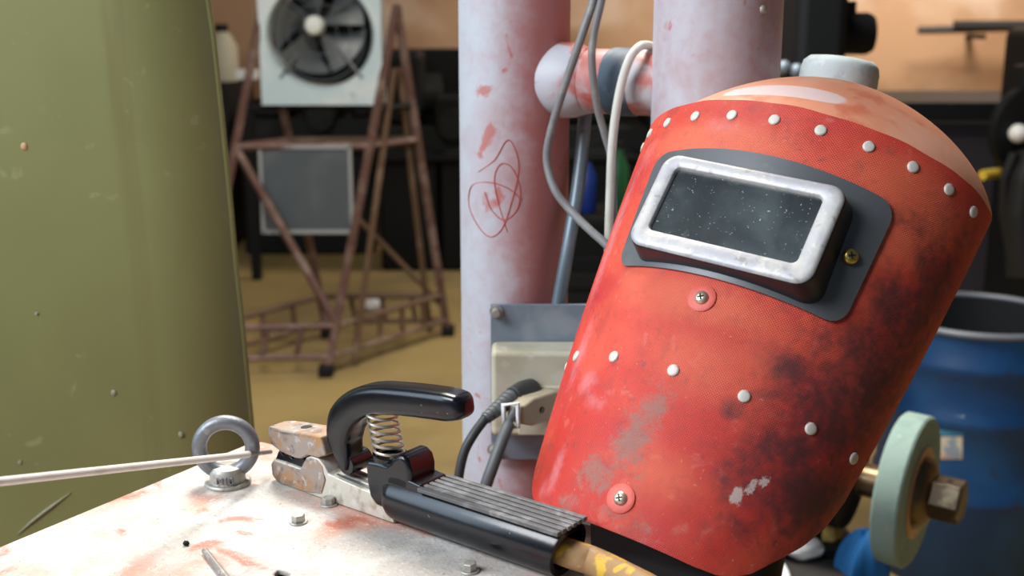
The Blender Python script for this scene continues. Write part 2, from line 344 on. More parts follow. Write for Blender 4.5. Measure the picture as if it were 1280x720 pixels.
def hexbolt(px, py, a):
    p = onz(px, py, ZT); X = Matrix.Translation(p) @ Matrix.Rotation(a, 4, 'Z')
    b = G().lathe([(.0046, .0012), (.0046, .0052), (.0040, .0058)], 6, X).build('hex_bolt', 'zinc', mach, bevel=.0003)
    G().lathe([(.0062, 0), (.0062, .0008), (.0058, .0012)], 24, X).build('washer', 'zinc', b)
hexbolt(373, 653, .4); hexbolt(411, 631, .1); hexbolt(587, 714, .7)
# loose bits on the top
p = onz(233, 682, ZT); tag(rebase(G().ball(p+V((0, 0, .0016)), (.0021, .0019, .0017), 12, jit=.12).build('spatter_bead', 'dark'), p), 'tiny dark weld spatter bead lying on the worn machine top', 'bead')
p, q = onz(256, 692, ZT), onz(281, 724, ZT)
q = p+(q-p)*1.3
tag(rebase(G().tube([p+V((0, 0, .0022)), q+V((0, 0, .0022))], .0021, 12).build('rod_stub', 'rodtip', bevel=.0005), p), 'short bare grey welding rod stub lying at the front of the machine top', 'rod stub')

# ------------------------------------------------------------------ electrode holder (local: x along it, y away, z up)
HX = Matrix.Translation((-.1693, .8204, ZT)) @ Matrix.Rotation(R_(-38.0), 4, 'Z')
hold = thing('electrode_holder', 'black electrode holder with sprung lever and tarnished jaws lying on the machine top', 'electrode holder', X=HX)
mm = lambda pts: [(a/1000, b/1000) for a, b in pts]
G().prism(mm([(1, 13), (6, 17.5), (18, 18), (35, 17.5), (37.5, 22), (41, 27), (46, 29.5), (53, 29.5), (59, 26), (63, 20.5), (80, 19), (124, 16), (124, .6), (60, .4), (10, .6), (3, 4), (0, 9)]), -.0105, .0105).round_tip(-.003, .009, .45).build('lower_jaw', 'shank', hold, bevel=.0012, local=True)
G().prism(mm([(1.2, 12.5), (6, 16.5), (18, 17), (35, 17), (38, 22), (41, 26.5), (46, 28.6), (53, 28.6), (58, 25), (60, 15), (56, 4), (40, 1.2), (10, 1.2), (3, 4.5)]), -.0110, .0110).round_tip(-.003, .009, .45).build('jaw_tip', 'jaw', hold, bevel=.0011, local=True, label='brown tarnished tip of the lower jaw')
uj = G().prism(mm([(-4, 36.5), (-3.4, 31.5), (2, 27.6), (14, 25.6), (30, 24.2), (36, 25), (44, 29.5), (53, 30), (62, 33.5), (60, 40), (57.5, 46.5), (48, 46), (30, 44), (16, 42.5), (8, 41.5), (3, 40.8), (-1, 40)]), -.0112, .0112).round_tip(-.006, .014, .30).build('upper_jaw', 'jaw', hold, bevel=.0016, seg=3, local=True)
G().lathe([(.0040, 0), (.0040, .0006)], 20, Matrix.Translation((.030, .001, .0437)) @ Matrix.Rotation(-.085, 4, 'Y')).build('rivet_hole', 'slot', uj, local=True)
G().prism(mm([(6, 17), (10, 24.5), (14, 22), (18, 25), (24, 21.5), (30, 24.3), (36, 24.5), (36, 17)]), -.008, .008).build('jaw_insert', 'rubber', hold, bevel=.0004, local=True)
g = G()
for k in range(3): g.box((.083, -.006+.006*k, .0187-.0002), (.046, .0032, .0016), Matrix.Rotation(0.055, 4, 'Y') @ Matrix.Translation((-.001, 0, .0045)))
g.build('shank_rib', 'rib', hold, bevel=.0004, local=True)
ax = [(78, 25, 3.5, 8), (76, 35, 7.5, 9.5), (73, 48, 11.5, 10.5), (77, 62, 12.6, 11), (88.5, 74, 11.6, 11), (106, 82, 11, 11), (130, 86.5, 10.5, 11), (155, 89.5, 10.4, 11), (172, 91.2, 10.2, 10.8), (181, 92.2, 8.4, 9.4), (185.5, 92.8, 4.5, 5.5), (186.3, 92.9, 1.2, 1.6)]
lev = G().tube([(a/1000-.003-.002*(a-70)/115, 0, .026+(b/1000-.026)*.97) for a, b, c, d in ax], [(d/1000, c/1000*.95) for a, b, c, d in ax], 28, sub=5, flat=(0, 1, 0), sq=.52).build('lever', 'rubber', hold, local=True, angle=60)
g = G(); g.cyl((.0755, -.006, .029), (.0755, .0135, .029), .0075, n=24); g.build('pivot_pin', 'rubber', hold, bevel=.0008, local=True)
n = 7*22
G().tube([(.1045+.0080*t+.0098*cos(2*pi*7*t), .0098*sin(2*pi*7*t), .0735-.033*t) for t in [k/n for k in range(n+1)]], .00105, 8).build('spring', 'spring', hold, local=True)
blk = G().prism(mm([(101, 40.5), (101.4, 26), (104, 15), (110, 10), (138, 10), (142, 32), (142, 42), (140, 48), (135, 51.8), (130.5, 51), (127, 48), (123.5, 44), (120, 42), (112, 41.8)]), -.0130, .0130).build('spring_seat', 'rubber', hold, bevel=.0035, seg=3, local=True)
G().lathe([(.0122, 0), (.0122, .004), (.0106, .004), (.0106, .001), (.001, .001)], 28, Matrix.Translation((.1125, 0, .0400)) @ Matrix.Rotation(.1, 4, 'Y')).build('cup', 'rubber', blk, local=True)
# grip: a fat tube, flattened along the top where the ribs run
prof = []
for k in range(40):
    a = 2*pi*k/40; z = .0172+.0172*sin(a); y = .0182*cos(a); z = min(z, .0318); prof.append((y, z))
g = G()
st = [(.117, .90), (.119, .97), (.123, 1), (.259, 1.02), (.261, .99)]
vs = [(x - (.007*(1-z/.037) if x > .2 else -.004*(1-z/.037)), y*s, .0172+(z-.0172)*s) for x, s in st for y, z in prof]
fs = [(i*40+k, i*40+(k+1) % 40, (i+1)*40+(k+1) % 40, (i+1)*40+k) for i in range(4) for k in range(40)]
fs += [tuple(range(39, -1, -1)), ]
g.add(vs, fs)
vin = [(x-(.007*(1-z/.037)), y*.76, .0172+(z-.0172)*.76) for x in (.261, .225) for y, z in prof]
o0 = len(g.v)-40; n0 = len(g.v); g.v += [V(p) for p in vin]
g.f += [(o0+k, o0+(k+1) % 40, n0+(k+1) % 40, n0+k) for k in range(40)]+[(n0+k, n0+(k+1) % 40, n0+40+(k+1) % 40, n0+40+k) for k in range(40)]+[tuple(n0+40+k for k in range(40))]
g.build('grip', 'rubber', hold, local=True, angle=35)
G().prism(mm([(120, 32), (123, 36), (132, 37), (151, 35), (151, 28), (121, 28)]), -.013, .013).build('grip_collar', 'rubber', hold, bevel=.002, local=True)
for k in range(6):
    y = -.0135+.0054*k
    G().prism([(.150, .0312), (.150, .0341), (.2605, .0341), (.2605, .0312)], y-.0019, y+.0019).build('grip_rib', 'rib', hold, bevel=.0006, local=True)
X = HX
cp = [(.225, 0, .016), (.258, 0, .0150)]
for px, py, hz in ((742, 702, .012), (775, 718, .0128), (830, 748, .0128), (900, 800, .0128)):
    e1 = HX.inverted() @ onz(px, py, ZT+hz); cp.append((e1.x, e1.y, hz))
G().tube(cp, .0088, 16, sub=6).build('cable', 'yellowcable', hold, local=True, label='brown cable with worn yellow paint')
# the electrode in its jaws
P1 = HX @ V((.022, -.001, .0215)); P0 = HX @ V((-.004, -.0125, .0208)); Pe = at(0, 602, .60)
P0 = P0 + (P1-P0)*0
d = (Pe-P0); Pe2 = P0+d*1.12
el = thing('welding_electrode', 'long thin white welding rod clamped in the holder jaws, reaching left', 'welding rod', P0)
G().tube([P0+(P0-Pe).normalized()*.012, P0+d*.075], .0017, 14).build('bare_end', 'rodtip', el, label='bare grey end gripped by the jaws')
G().tube([P0+d*.062, P0+d*.066, Pe2], [.0019, .0025, .0025], 16).build('flux_coating', 'rod', el)

# ------------------------------------------------------------------ welding helmet
HK = 1.035; A0 = .115
HM = Matrix(((.81741, .38520, .42833), (-.56598, .67552, .47259), (-.10731, -.62872, .77019))).to_4x4()
HT = CAM + (V((.058287, .665842, .867727))-CAM)*HK
HH = Matrix.Translation(HT) @ HM
helm = thing('welding_helmet', 'red fibre welding helmet with orange crown and dark window, leaning back on its chin', 'helmet', X=HH)
def sec(u): return A0*(1+.9331*(u-.25)-1.5165*(u-.25)**2)
def Sf(phi, u, off=0.):
    a = sec(u); b = a*.7564
    s, c = sin(phi), cos(phi)
    if abs(phi) > pi/2: s = math.copysign(1, phi); c = -(abs(phi)-pi/2)
    x = a*math.copysign(abs(s)**1.028, s); y = -b*math.copysign(abs(c)**1.028, c)
    p = V((x, y, u))*HK
    if off:
        e = 1e-3; n = (V(Sf(phi+e, u))-V(Sf(phi-e, u))).cross(V(Sf(phi, u+e))-V(Sf(phi, u-e))).normalized(); p = p+n*off
    return p
def nrm(phi, u):
    e = 1e-3; return (Sf(phi+e, u)-Sf(phi-e, u)).cross(Sf(phi, u+e)-Sf(phi, u-e)).normalized()
def interp(t, xs, ys):
    if t <= xs[0]: return ys[0]
    for i in range(1, len(xs)):
        if t <= xs[i]: return ys[i-1]+(ys[i]-ys[i-1])*(t-xs[i-1])/(xs[i]-xs[i-1])
    return ys[-1]
PM = 1.60; US = .3455
def ub(phi): return interp(abs(phi), [0, .60, .774, .90, 1.006, 1.121, 1.331, 1.50, PM], [.0590, .0592, .0605, .0645, .0702, .0812, .0995, .118, .137])
NU, NV = 150, 110
PV = []
def shell(i, j):
    phi = -PM+2*PM*i; u0 = ub(phi)
    u1 = US+.0004*sin(phi*17)*sin(phi*5+1); u = u0+(u1-u0)*j; PV.append((phi, u)); return Sf(phi, u)
me = G().grid(shell, NU, NV).mesh('shell', weld=False, angle=60)
so = link('shell', me, ['shell', 'inside'], helm, solid=.0026*1)
uvl = me.uv_layers.new(name='UVMap')
for lp in me.loops:
    ph, u = PV[lp.vertex_index]; uvl.data[lp.index].uv = (ph*.105, u)
def spots(me, name, blobs):
    at_ = me.attributes.new(name, 'FLOAT', 'POINT'); out = []
    for ph, u in PV:
        s = 0
        for p0, u0, sx, su, k in blobs:
            dx = (ph-p0)*.11/sx; du = (u-u0)/su; s = max(s, k*math.exp(-(dx*dx+du*du)))
        out.append(s)
    at_.data.foreach_set('value', out)
spots(me, 'grime_shade', [(.96, .220, .030, .020, .8), (1.07, .250, .028, .022, .85), (1.10, .285, .018, .012, .6), (.76, .212, .016, .012, .55), (.66, .185, .022, .014, .7), (.90, .19, .03, .02, .8), (1.05, .165, .03, .03, .95), (.70, .140, .020, .018, .85), (.9, .145, .025, .018, .9), (1.2, .20, .035, .06, .85), (1.15, .125, .05, .03, .95), (1.0, .17, .05, .05, .75), (.85, .115, .04, .02, .7), (1.25, .25, .03, .06, .8), (.42, .150, .009, .007, .6), (.80, .090, .02, .010, .7), (.75, .28, .010, .012, .5), (1.3, .29, .012, .03, .7), (.95, .30, .02, .01, .45)])  # real stains, plus the shaded right flank darkened in the colour
spots(me, 'grey', [(-.02, .136, .013, .018, .95), (-.10, .112, .016, .022, 1.0), (-.26, .086, .020, .013, .95), (-.05, .070, .022, .009, .8), (.2, .068, .02, .006, .6), (-.42, .066, .02, .007, .8), (-.15, .150, .010, .008, .5), (.06, .085, .008, .012, .6)])
spots(me, 'pink', [(-.66, .084, .007, .018, .95), (-.85, .16, .010, .03, .8), (-.62, .142, .012, .011, .8), (-.50, .130, .012, .006, .7), (-1.0, .25, .012, .06, .8), (-.9, .31, .012, .02, .6), (-.30, .325, .02, .008, .55), (-.75, .07, .01, .01, .6)])
spots(me, 'orange', [(.6, .285, .06, .03, .9), (.85, .315, .05, .03, .9), (-.3, .315, .06, .016, .9), (.0, .205, .07, .018, .8), (.2, .17, .05, .03, .6), (.1, .10, .05, .02, .6), (-.45, .215, .03, .02, .6), (.9, .25, .03, .03, .5), (.4, .18, .03, .02, .5)])
spots(me, 'splat', [(.655, .106, .0048, .0060, .95), (.72, .114, .0036, .0060, .9), (.78, .120, .0045, .004, .9), (.69, .101, .006, .002, .55), (.40, .101, .0028, .0016, .6)])
# crown
CZ = US*HK; ca = sec(US)*HK*.982; cb = ca*.7564
PC = []
def crown(i, s):
    ph = -pi/2+pi*i; t = s*pi/2; c, sn = cos(t), sin(t); PC.append((ph, s))
    cp_ = max(cos(ph), 0)
    return V((ca*sin(ph), -cb*cos(ph)*max(c, 0)**.85+.062*s*HK*cp_**.7, CZ-.008+(.091*HK+.008)*cp_**(1.65-.42*max(0, sin(ph)))*sn + .008*s*(1-cp_)))
mc = G().grid(crown, 90, 40).mesh('crown', weld=False, angle=60)
co = link('crown', mc, ['crown', 'inside'], helm, solid=.0024)
a1 = mc.attributes.new('pale', 'FLOAT', 'POINT'); a1.data.foreach_set('value', [math.exp(-(((p+.10)/.36)**4+((s-.20-.03*p)/.055)**4))*.9 for p, s in PC])
a2 = mc.attributes.new('edge', 'FLOAT', 'POINT'); a2.data.foreach_set('value', [math.exp(-((s-1)/.05)**2)*.8 for p, s in PC])
# rivets
rvm = G().lathe([(.0039, 0), (.0039, .0007), (.0036, .0012), (.0026, .0015), (.0008, .0016)], 20).mesh('rivet', angle=50)
def on_shell(phi, u, off=0.): return frame_from(nrm(phi, u), V((1, 0, 0)), Sf(phi, u)+nrm(phi, u)*off)
for k in range(-5, 6): place(link('rivet', rvm, 'rivet', helm), on_shell(.257*k, .3336, -.0002))
for k in range(-3, 4): place(link('rivet', rvm, 'rivet', helm), on_shell(.449*k, .160, -.0002))
hdm = G().lathe([(.0044, 0), (.0043, .0010), (.0034, .0020), (.0018, .0025), (.0005, .0026)], 24).mesh('screw', angle=50)
xm = G().box((0, 0, .0025), (.0040, .0010, .0007)).box((0, 0, .0025), (.0010, .0040, .0007)).mesh('cross_slot')
wsm = G().lathe([(.0092, 0), (.0092, .0006), (.0086, .0009), (.0045, .0009)], 40, cap=True).mesh('washer', angle=50)
def screw(phi, u, m, washer, off=0., sc=1.):
    s = place(link('screw', hdm.copy(), m, helm), on_shell(phi, u, off) @ Matrix.Scale(sc, 4)); 
    x = link('cross_slot', xm, 'slot', s); x.matrix_local = Matrix.Rotation(.5, 4, 'Z')
    if washer: link('washer', wsm, 'washer', s).matrix_local = Matrix.Translation((0, 0, -.0009))
screw(-.02, .0783, 'screw', True, .0009); screw(0, .2079, 'screw', True, .0009)
screw(.655, .2625, 'brass', False, .0042, 1.15); 
# window: curved mounting plate, raised frame, recessed glass
def wplate(i, j):
    phi = -.70+1.48*i; u = .2215+.0835*j
    r = .012; W2, H2 = 1.48*.115/2, .0835/2; x = (i-.5)*2*W2; z = (j-.5)*2*H2
    # round the corners by pulling them in
    ax_, az = abs(x)-(W2-r), abs(z)-(H2-r)
    if ax_ > 0 and az > 0:
        dd = math.hypot(ax_, az)
        m_ = max(ax_, az); k_ = m_/dd; x = math.copysign(W2-r+ax_*k_, x); z = math.copysign(H2-r+az*k_, z)
        phi = .04+x/.115; u = .2215+.0835/2+z
    u += .0030*(1-((phi-.03)/.75)**2)*(1 if j > .5 else .0)
    return Sf(phi, u, .0022)
po = G().grid(wplate, 60, 28).build('window_plate', 'plate', helm, local=True, solid=.0014)
FC = (.0030, .2610)
def rrect(hw, hh, r, n=6):
    return [(p[0], p[1]) for p in rounded(-hw, hw, -hh, hh, r, n)]
def depth(x, z): return -(.0995-.55*x*x)           # face bows gently round the head
def fring(hw, hh, r, dy, base=False, dx=0., dz=0.):
    out = []
    for x, z in rrect(hw, hh, r):
        X_ = FC[0]+x+dx; Z_ = FC[1]+z+dz
        if base:
            ph = math.asin(max(-1, min(1, X_/sec(Z_)))); p = Sf(ph, Z_, .0022)
        else: p = V((X_, depth(X_, Z_)+dy, Z_))*HK
        out.append(p)
    return out
o_ = dict(dx=.0005, dz=-.0012)
rings = [fring(.0622, .0352, .011, 0, True, **o_), fring(.0611, .0344, .011, .004, **o_), fring(.0605, .0339, .0105, .0012, **o_), fring(.0593, .0327, .010, 0, **o_), fring(.0578, .0314, .0095, -.0003, **o_), fring(.0500, .0242, .0045, -.0003), fring(.0492, .0234, .004, .0004), fring(.0487, .0229, .004, .0036)]
g = G(); K = len(rings[0])
for r in rings: g.v += r
g.f = [(i*K+k, i*K+(k+1) % K, (i+1)*K+(k+1) % K, (i+1)*K+k) for i in range(len(rings)-1) for k in range(K)]
me = g.mesh('window_frame', angle=50, weld=False); me.materials.append(M['frame']); me.materials.append(M['frameside'])
fo = link('window_frame', me, 'frame', helm, label='worn bright steel window frame')
for p in me.polygons:
    p.material_index = 1 if p.index < 2*K else 0
def glass(i, j):
    x = FC[0]+(-.049+.098*i); z = FC[1]+(-.0233+.0466*j); return V((x, -.0955, z))*HK
G().grid(glass, 12, 4).build('window_glass', 'lens', helm, local=True, solid=.002)
g = G().cyl((0, 0, -.004), (0, 0, .003), .0035, n=16); s_ = g.mesh('spacer'); place(link('spacer', s_, 'dark', helm), on_shell(.655, .2625, .0015))

pts = [onz(*q, ZT) for q in ((738, 652), (800, 662), (872, 672), (905, 706), (900, 750), (800, 730), (739, 700))]  # black sheet laid where shade falls under the helmet
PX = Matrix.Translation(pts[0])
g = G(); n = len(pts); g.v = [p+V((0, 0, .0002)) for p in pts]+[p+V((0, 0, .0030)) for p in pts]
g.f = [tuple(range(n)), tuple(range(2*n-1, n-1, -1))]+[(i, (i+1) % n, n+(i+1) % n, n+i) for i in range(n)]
tag(rebase(g.build('chin_shade_sheet', 'black', bevel=.001), pts[0]), 'thin black sheet on the machine top, added as the dark shade under the helmet chin', 'pad')

# capped post that carries the back of the helmet
pp = at(1052, 85, .992)
zt = at(1052, 71, .992).z
pb0 = V((.10, .90, 0)); ptop = V((pp.x, .992, zt)); pdir = (ptop-pb0).normalized(); plen = (ptop-pb0).length
post = thing('capped_post', 'grey capped steel post rising behind the orange crown of the helmet', 'post', pb0)
XP = frame_from(pdir, V((1, 0, 0)), pb0)
G().lathe([(.026, .01), (.026, plen-.03)], 32, XP).build('shaft', 'dark', post)
G().lathe([(.0310, plen-.06), (.0316, plen-.03), (.0314, plen-.012), (.0300, plen-.006), (.0255, plen-.0018), (.016, plen-.0004), (.004, plen)], 40, XP).build('cap', 'cap', post, angle=60)
G().lathe([(.042, 0), (.042, .012)], 32, Matrix.Translation(pb0)).build('foot_plate', 'dark', post)

# ------------------------------------------------------------------ pipe frame behind
YL, YR = 1.13, 1.03
xl = at(643, 200, YL).x; xr = at(895, 80, YR).x; RL, RR = .0515, .0535
pf = thing('pipe_frame', 'two thick upright pipes joined by a short cross pipe, grey paint worn to red', 'pipe frame', (xl, YL, 0))
def pole(x, y, r, redf):
    vs = []; 
    def fn(i, j):
        a = 2*pi*i; vs.append((a, j*2.1)); return V((x+r*cos(a), y+r*sin(a), j*2.1))
    me = G().grid(fn, 64, 140).mesh('pole', weld=False, angle=60)
    me.transform(MW[pf].inverted())
    at_ = me.attributes.new('red', 'FLOAT', 'POINT'); at_.data.foreach_set('value', [redf(a, z) for a, z in vs])
    return link('pole', me, 'pole', pf)
def red_left(a, z):         # redder down the right flank and a scraped patch low on the front
    d = (a-(2*pi-.45)) if a > pi else a+.45
    s = math.exp(-((d)/1.15)**2)*1.1+.16
    s = max(s, .75*math.exp(-(((a-4.9)/.5)**2+((z-.98)/.05)**2)), .5*math.exp(-(((a-4.4)/.3)**2+((z-1.09)/.04)**2)))
    return s
def red_right(a, z):
    s = .36+.22*math.exp(-((a-5.6)/.7)**2); s = max(s, .6*math.exp(-(((a-4.3)/.4)**2+((z-1.15)/.05)**2))); return s
p_l = pole(xl, YL, RL, red_left); p_r = pole(xr, YR, RR, red_right)
zc = at(745, 102, 1.08).z
a = V((xl, YL, zc)); b = V((xr, YR, zc)); d = (b-a).normalized()
G().cyl(a+d*.045, b-d*.045, .0285, n=40).build('cross_pipe', 'pipe', pf)
G().tube([a+d*.040, a+d*.052, a+d*.066, a+d*.078], [.033, .0345, .033, .0290], 40).build('weld_collar', 'pipe', pf, label='rough collar where the cross pipe meets the left pole')
G().tube([a+d*.100, a+d*.103, a+d*.124, a+d*.126], [.0288, .0298, .0298, .0288], 40).build('wrap', 'tape', pf, label='slate blue tape wrapped round the cross pipe')
# red scrawl loops on the left pole: thin raised paint lines following the pipe
def onpole(px, py):
    dd = ray(px, py); o = CAM-V((xl, YL, 0)); A_ = dd.x**2+dd.y**2; B_ = 2*(o.x*dd.x+o.y*dd.y); C_ = o.x**2+o.y**2-(RL+.0002)**2
    t = (-B_-math.sqrt(max(B_*B_-4*A_*C_, 0)))/(2*A_); return CAM+dd*t
loops = [[(598, 215), (618, 200), (634, 175), (645, 190), (648, 215), (640, 250), (628, 285), (612, 296), (596, 280), (586, 255), (590, 232), (612, 228), (636, 236), (652, 250)],
         [(606, 240), (614, 262), (630, 275), (646, 262), (650, 236), (640, 210), (626, 205), (618, 222), (622, 250), (634, 290)]]
g = G()
for lp in loops: g.tube([onpole(*q) for q in lp], .0005, 6, sub=5)
g.build('scrawl', 'scratch', pf, label='thin red scrawled loops')
for px, py in ((704, 385), (700, 60)):
    pass
# flange bolts on right pole edge
for px, py in ((953, 12), (944, 62)):
    q = at(px, py, YR-.045); G().ball(q, (.004, .003, .004), 10).build('weld_lump', 'zinc', pf)

def cable(name, pts, r, m, label, group=None, sub=6, n=12, cat='cable'):
    P = [at(*q) for q in pts]; return tag(rebase(G().tube(P, r, n, sub=sub).build(name, m), P[-1]), label, cat, group)
grp = None
cable('hanging_cable', [(700, -860, 1.07), (735, -500, 1.06), (760, -200, 1.04), (752, -40, 1.035), (742, 0, 1.035), (722, 60, 1.03), (700, 125, 1.035), (686, 175, 1.04), (684, 205, 1.04), (694, 238, 1.03), (714, 264, 1.02), (738, 288, 1.0), (756, 304, .985), (780, 330, .975)], .0036, 'cablegrey', 'grey cable hanging in front of the cross pipe and curving off behind the helmet', grp)
cable('hanging_cable', [(712, -860, 1.06), (745, -500, 1.05), (768, -200, 1.035), (760, -40, 1.03), (752, 0, 1.03), (742, 45, 1.03), (740, 80, 1.03), (746, 130, 1.035), (756, 168, 1.04), (764, 200, 1.04), (767, 260, 1.035), (768, 330, 1.03)], .0034, 'cablegrey', 'thin grey cable running straight down the middle of the cross pipe', grp)
cable('looped_cable', [(820, 62, 1.075), (812, 57, 1.055), (800, 58, 1.04), (788, 72, 1.03), (778, 100, 1.03), (770, 140, 1.03), (765, 185, 1.03), (763, 230, 1.03), (761, 290, 1.03), (760, 350, 1.03)], .0038, 'cablewhite', 'pale cream cable looped over the right end of the cross pipe', grp)
tag(rebase(G().tube([at(737, 60, 1.15), at(730, 160, 1.125), at(722, 235, 1.10), at(710, 310, 1.08), at(697, 384, 1.075)], .0063, 14, sub=5).build('conduit', 'conduit'), at(697, 384, 1.075)), 'slate grey conduit slanting down behind the cross pipe into the socket box', 'conduit')

# ------------------------------------------------------------------ socket box on the left pole
YP = 1.066
tl, br = at(613, 381, YP), at(752, 575, YP)
sk = thing('socket_box', 'dirty ivory socket box on a blue grey plate fixed to the left pole', 'socket', (tl.x, YP, br.z))
cx, cz = (tl.x+br.x)/2, (tl.z+br.z)/2
G().box((cx, YP+.003, cz), (br.x-tl.x, .004, tl.z-br.z)).build('back_plate', 'grey_plate', sk, bevel=.0008)
G().box((cx, YP+.010, cz), (.06, .012, .05)).build('bracket', 'grey_plate', sk)
for px, py in ((620, 389), (617, 561)):
    q = at(px, py, YP); s = G().cyl(q, q-V((0, .010, 0)), .0042, .0036, n=12).build('mounting_screw', 'zinc', sk, bevel=.0004); G().cyl(q+V((0, .0008, 0)), q-V((0, .002, 0)), .006, n=16).build('nut', 'zinc', s)
YB = 1.028
b1, b2 = at(614, 440, YB), at(735, 546, YB)
G().box(((b1.x+b2.x)/2, (YB+YP)/2, (b1.z+b2.z)/2), (b2.x-b1.x, YP-YB, b1.z-b2.z)).build('box_body', 'ivory', sk, bevel=.005, seg=4)
b3, b4 = at(648, 482, YB), at(712, 542, YB)
G().box(((b3.x+b4.x)/2, YB-.002, (b3.z+b4.z)/2), (b4.x-b3.x, .005, b3.z-b4.z)).build('socket_face', 'ivory', sk, bevel=.001)
# plugs
def rbox(a, b, w, h, up):         # rounded body from a to b
    return frame_from(b-a, up, a)
pb = thing('power_plug', 'black rubber plug with ribbed neck in the ivory socket', 'plug', at(655, 492, YB-.004))
a, b = at(664, 489, YB-.004), at(640, 496, .995)
G().tube([a, a.lerp(b, .4), b], [.0115, .0115, .0085], 20).build('plug_body', 'blackcord', pb, bevel=.001)
b2_ = at(606, 524, .965)
nk = G()
for k in range(7):
    q = b.lerp(b2_, .10+k*.13); dd = (b2_-b).normalized(); nk.cyl(q-dd*.0022, q+dd*.0022, .0078-.0004*k, n=18)
nk.tube([b, b2_], [.0068, .0045], 16); nk.build('strain_relief', 'greycord', pb)
G().tube([b2_, at(592, 543, .955), at(580, 566, .95), at(573, 600, .945), at(570, 650, .94), at(572, 760, .95)], .0042, 12, sub=6).build('cord', 'blackcord', pb)
pw = thing('power_plug', 'ivory flat plug with white clip and grey cord in the ivory socket', 'plug', at(690, 500, YB-.005))
a, b = at(688, 503, YB-.006), at(644, 517, .978)
Xp = frame_from(b-a, V((0, 0, 1)), a); ln = (b-a).length
G().prism([(-.0125, 0), (-.0125, ln*.72), (-.008, ln), (.008, ln), (.0125, ln*.72), (.0125, 0)], -.009, .009, Xp).build('plug_body', 'plugivory', pw, bevel=.0025, seg=3)
Xs = Xp @ Matrix.Translation((0, .0085, ln*.45)); G().lathe([(.0028, 0), (.0028, .001)], 14, Xp @ Matrix.Translation((0, -.0092, ln*.5)) @ Matrix.Rotation(pi/2, 4, 'X')).build('plug_screw', 'nut', pw)
c0 = at(638, 520, .972); g = G()
cl = [c0+V((-.0062, 0, .0100)), c0+V((.0062, 0, .0112)), c0+V((.0066, -.001, -.0095)), c0+V((-.0050, -.001, -.0110))]
g.tube([cl[0], cl[1], cl[2], cl[3]], .0022, 10, closed=True); g.build('cord_clip', 'white', pw)
G().tube([c0+V((.004, .01, .004)), c0+V((0, -.002, -.002)), at(632, 538, .965)], .0032, 10, sub=3).build('cord_core', 'greycord', pw)
G().tube([at(636, 530, .968), at(628, 550, .955), at(617, 580, .945), at(606, 612, .94), at(596, 660, .94), at(592, 760, .95)], .0052, 12, sub=6).build('cord', 'greycord', pw)

# ------------------------------------------------------------------ olive panel on the left
YG = 1.16
edge_px = [(250, -70), (258, 0), (265, 45), (275, 140), (285, 240), (293, 330), (302, 410), (312, 520), (320, 600)]
ez = sorted([(at(x, y, YG).z, at(x, y, YG).x) for x, y in edge_px]); 
zs = [q[0] for q in ez]; xs_ = [q[1] for q in ez]
zs = [0]+zs+[1.36]; xs_ = [xs_[0]+.03]+xs_+[xs_[-1]-.05]
def olive(i, j):
    z = 1.36*j; xe = interp(z, zs, xs_); L_ = .95
    s = i*L_
    # flat, then a soft roll away toward the right edge
    r0 = L_-.085; 
    if s <= r0: x, y = s-L_, 0
    else:
        t = (s-r0)/.085; th = .75*t*t; x = s-L_-.085*t*(.10*t*t*t); y = .085*t*t*.36
    return V((xe+x+.0085-.0, YG+y-.03, z))
g = G().grid(lambda i, j: olive(1-(1-i)**1.8, j), 60, 80)
pn = thing('sheet_guard', 'tall olive green sheet metal guard with a rolled right edge at the left', 'panel', (xs_[0]-.5, YG, 0))
g.build('sheet', 'olive', pn, solid=.004, angle=60)
lip = G().tube([olive(1, j/60)+V((0, .002, 0)) for j in range(61)], .0032, 10); lip.build('rolled_edge', 'olive', pn)
def onpanel(px, py): return at(px, py, YG-.0306)
G().tube([onpanel(22, 668), onpanel(40, 652), onpanel(62, 635), onpanel(88, 616)], [.0004, .0014, .0016, .0003], 6, sub=3, X=None).build('paint_scratch', 'scuff', pn, label='pale diagonal scratch')
for px, py, r in ((142, 491, .0030), (30, 183, .0034), (46, 392, .0020), (25, 578, .0024), (226, 543, .0028)):
    G().ball(onpanel(px, py), (r*.8, .0006, r), 10, jit=.2).build('chip', 'scuff' if px != 30 else 'copper', pn)
for k in (.15, .75):
    q = olive(k, 0); G().box((q.x, q.y+.06, .012), (.05, .16, .024)).build('foot', 'dark', pn)
    G().box((q.x, q.y+.022, .67), (.03, .03, 1.30)).build('stiffener', 'olive', pn)

# ------------------------------------------------------------------ step trestle with the fan
A = onz(408, 470, 0); B = onz(560, 419, 0); Wv = V((-.47, -.03, 0)); Tz = 1.27
mid = A.lerp(B, .61)
tr = thing('step_trestle', 'rusty red steel step trestle carrying the fan on a yellow brown floor', 'trestle', mid+Wv/2)
def bar(name, p, q, r=.013, m='rust'): return G().tube([p, q], [r, r], 8, sq=.6).build(name, m, tr, angle=30)
legs = {}
for nm, f, ex in (('f', A, 0), ('b', B, 0)):
    for k in (0, 1):
        foot = f+Wv*k; top = V((mid.x, mid.y, Tz))+Wv*k+V((.03 if nm == 'b' else 0, 0, 0))*0; dvec = top-foot; legs[nm, k] = (foot, top)
        bar('leg', foot+dvec*.012, top, .0135)
        G().box((foot.x, foot.y, .02), (.05, .06, .04)).build('rubber_foot', 'dark', tr, bevel=.006)
lp = lambda key, z: legs[key][0]+(legs[key][1]-legs[key][0])*(z/Tz)
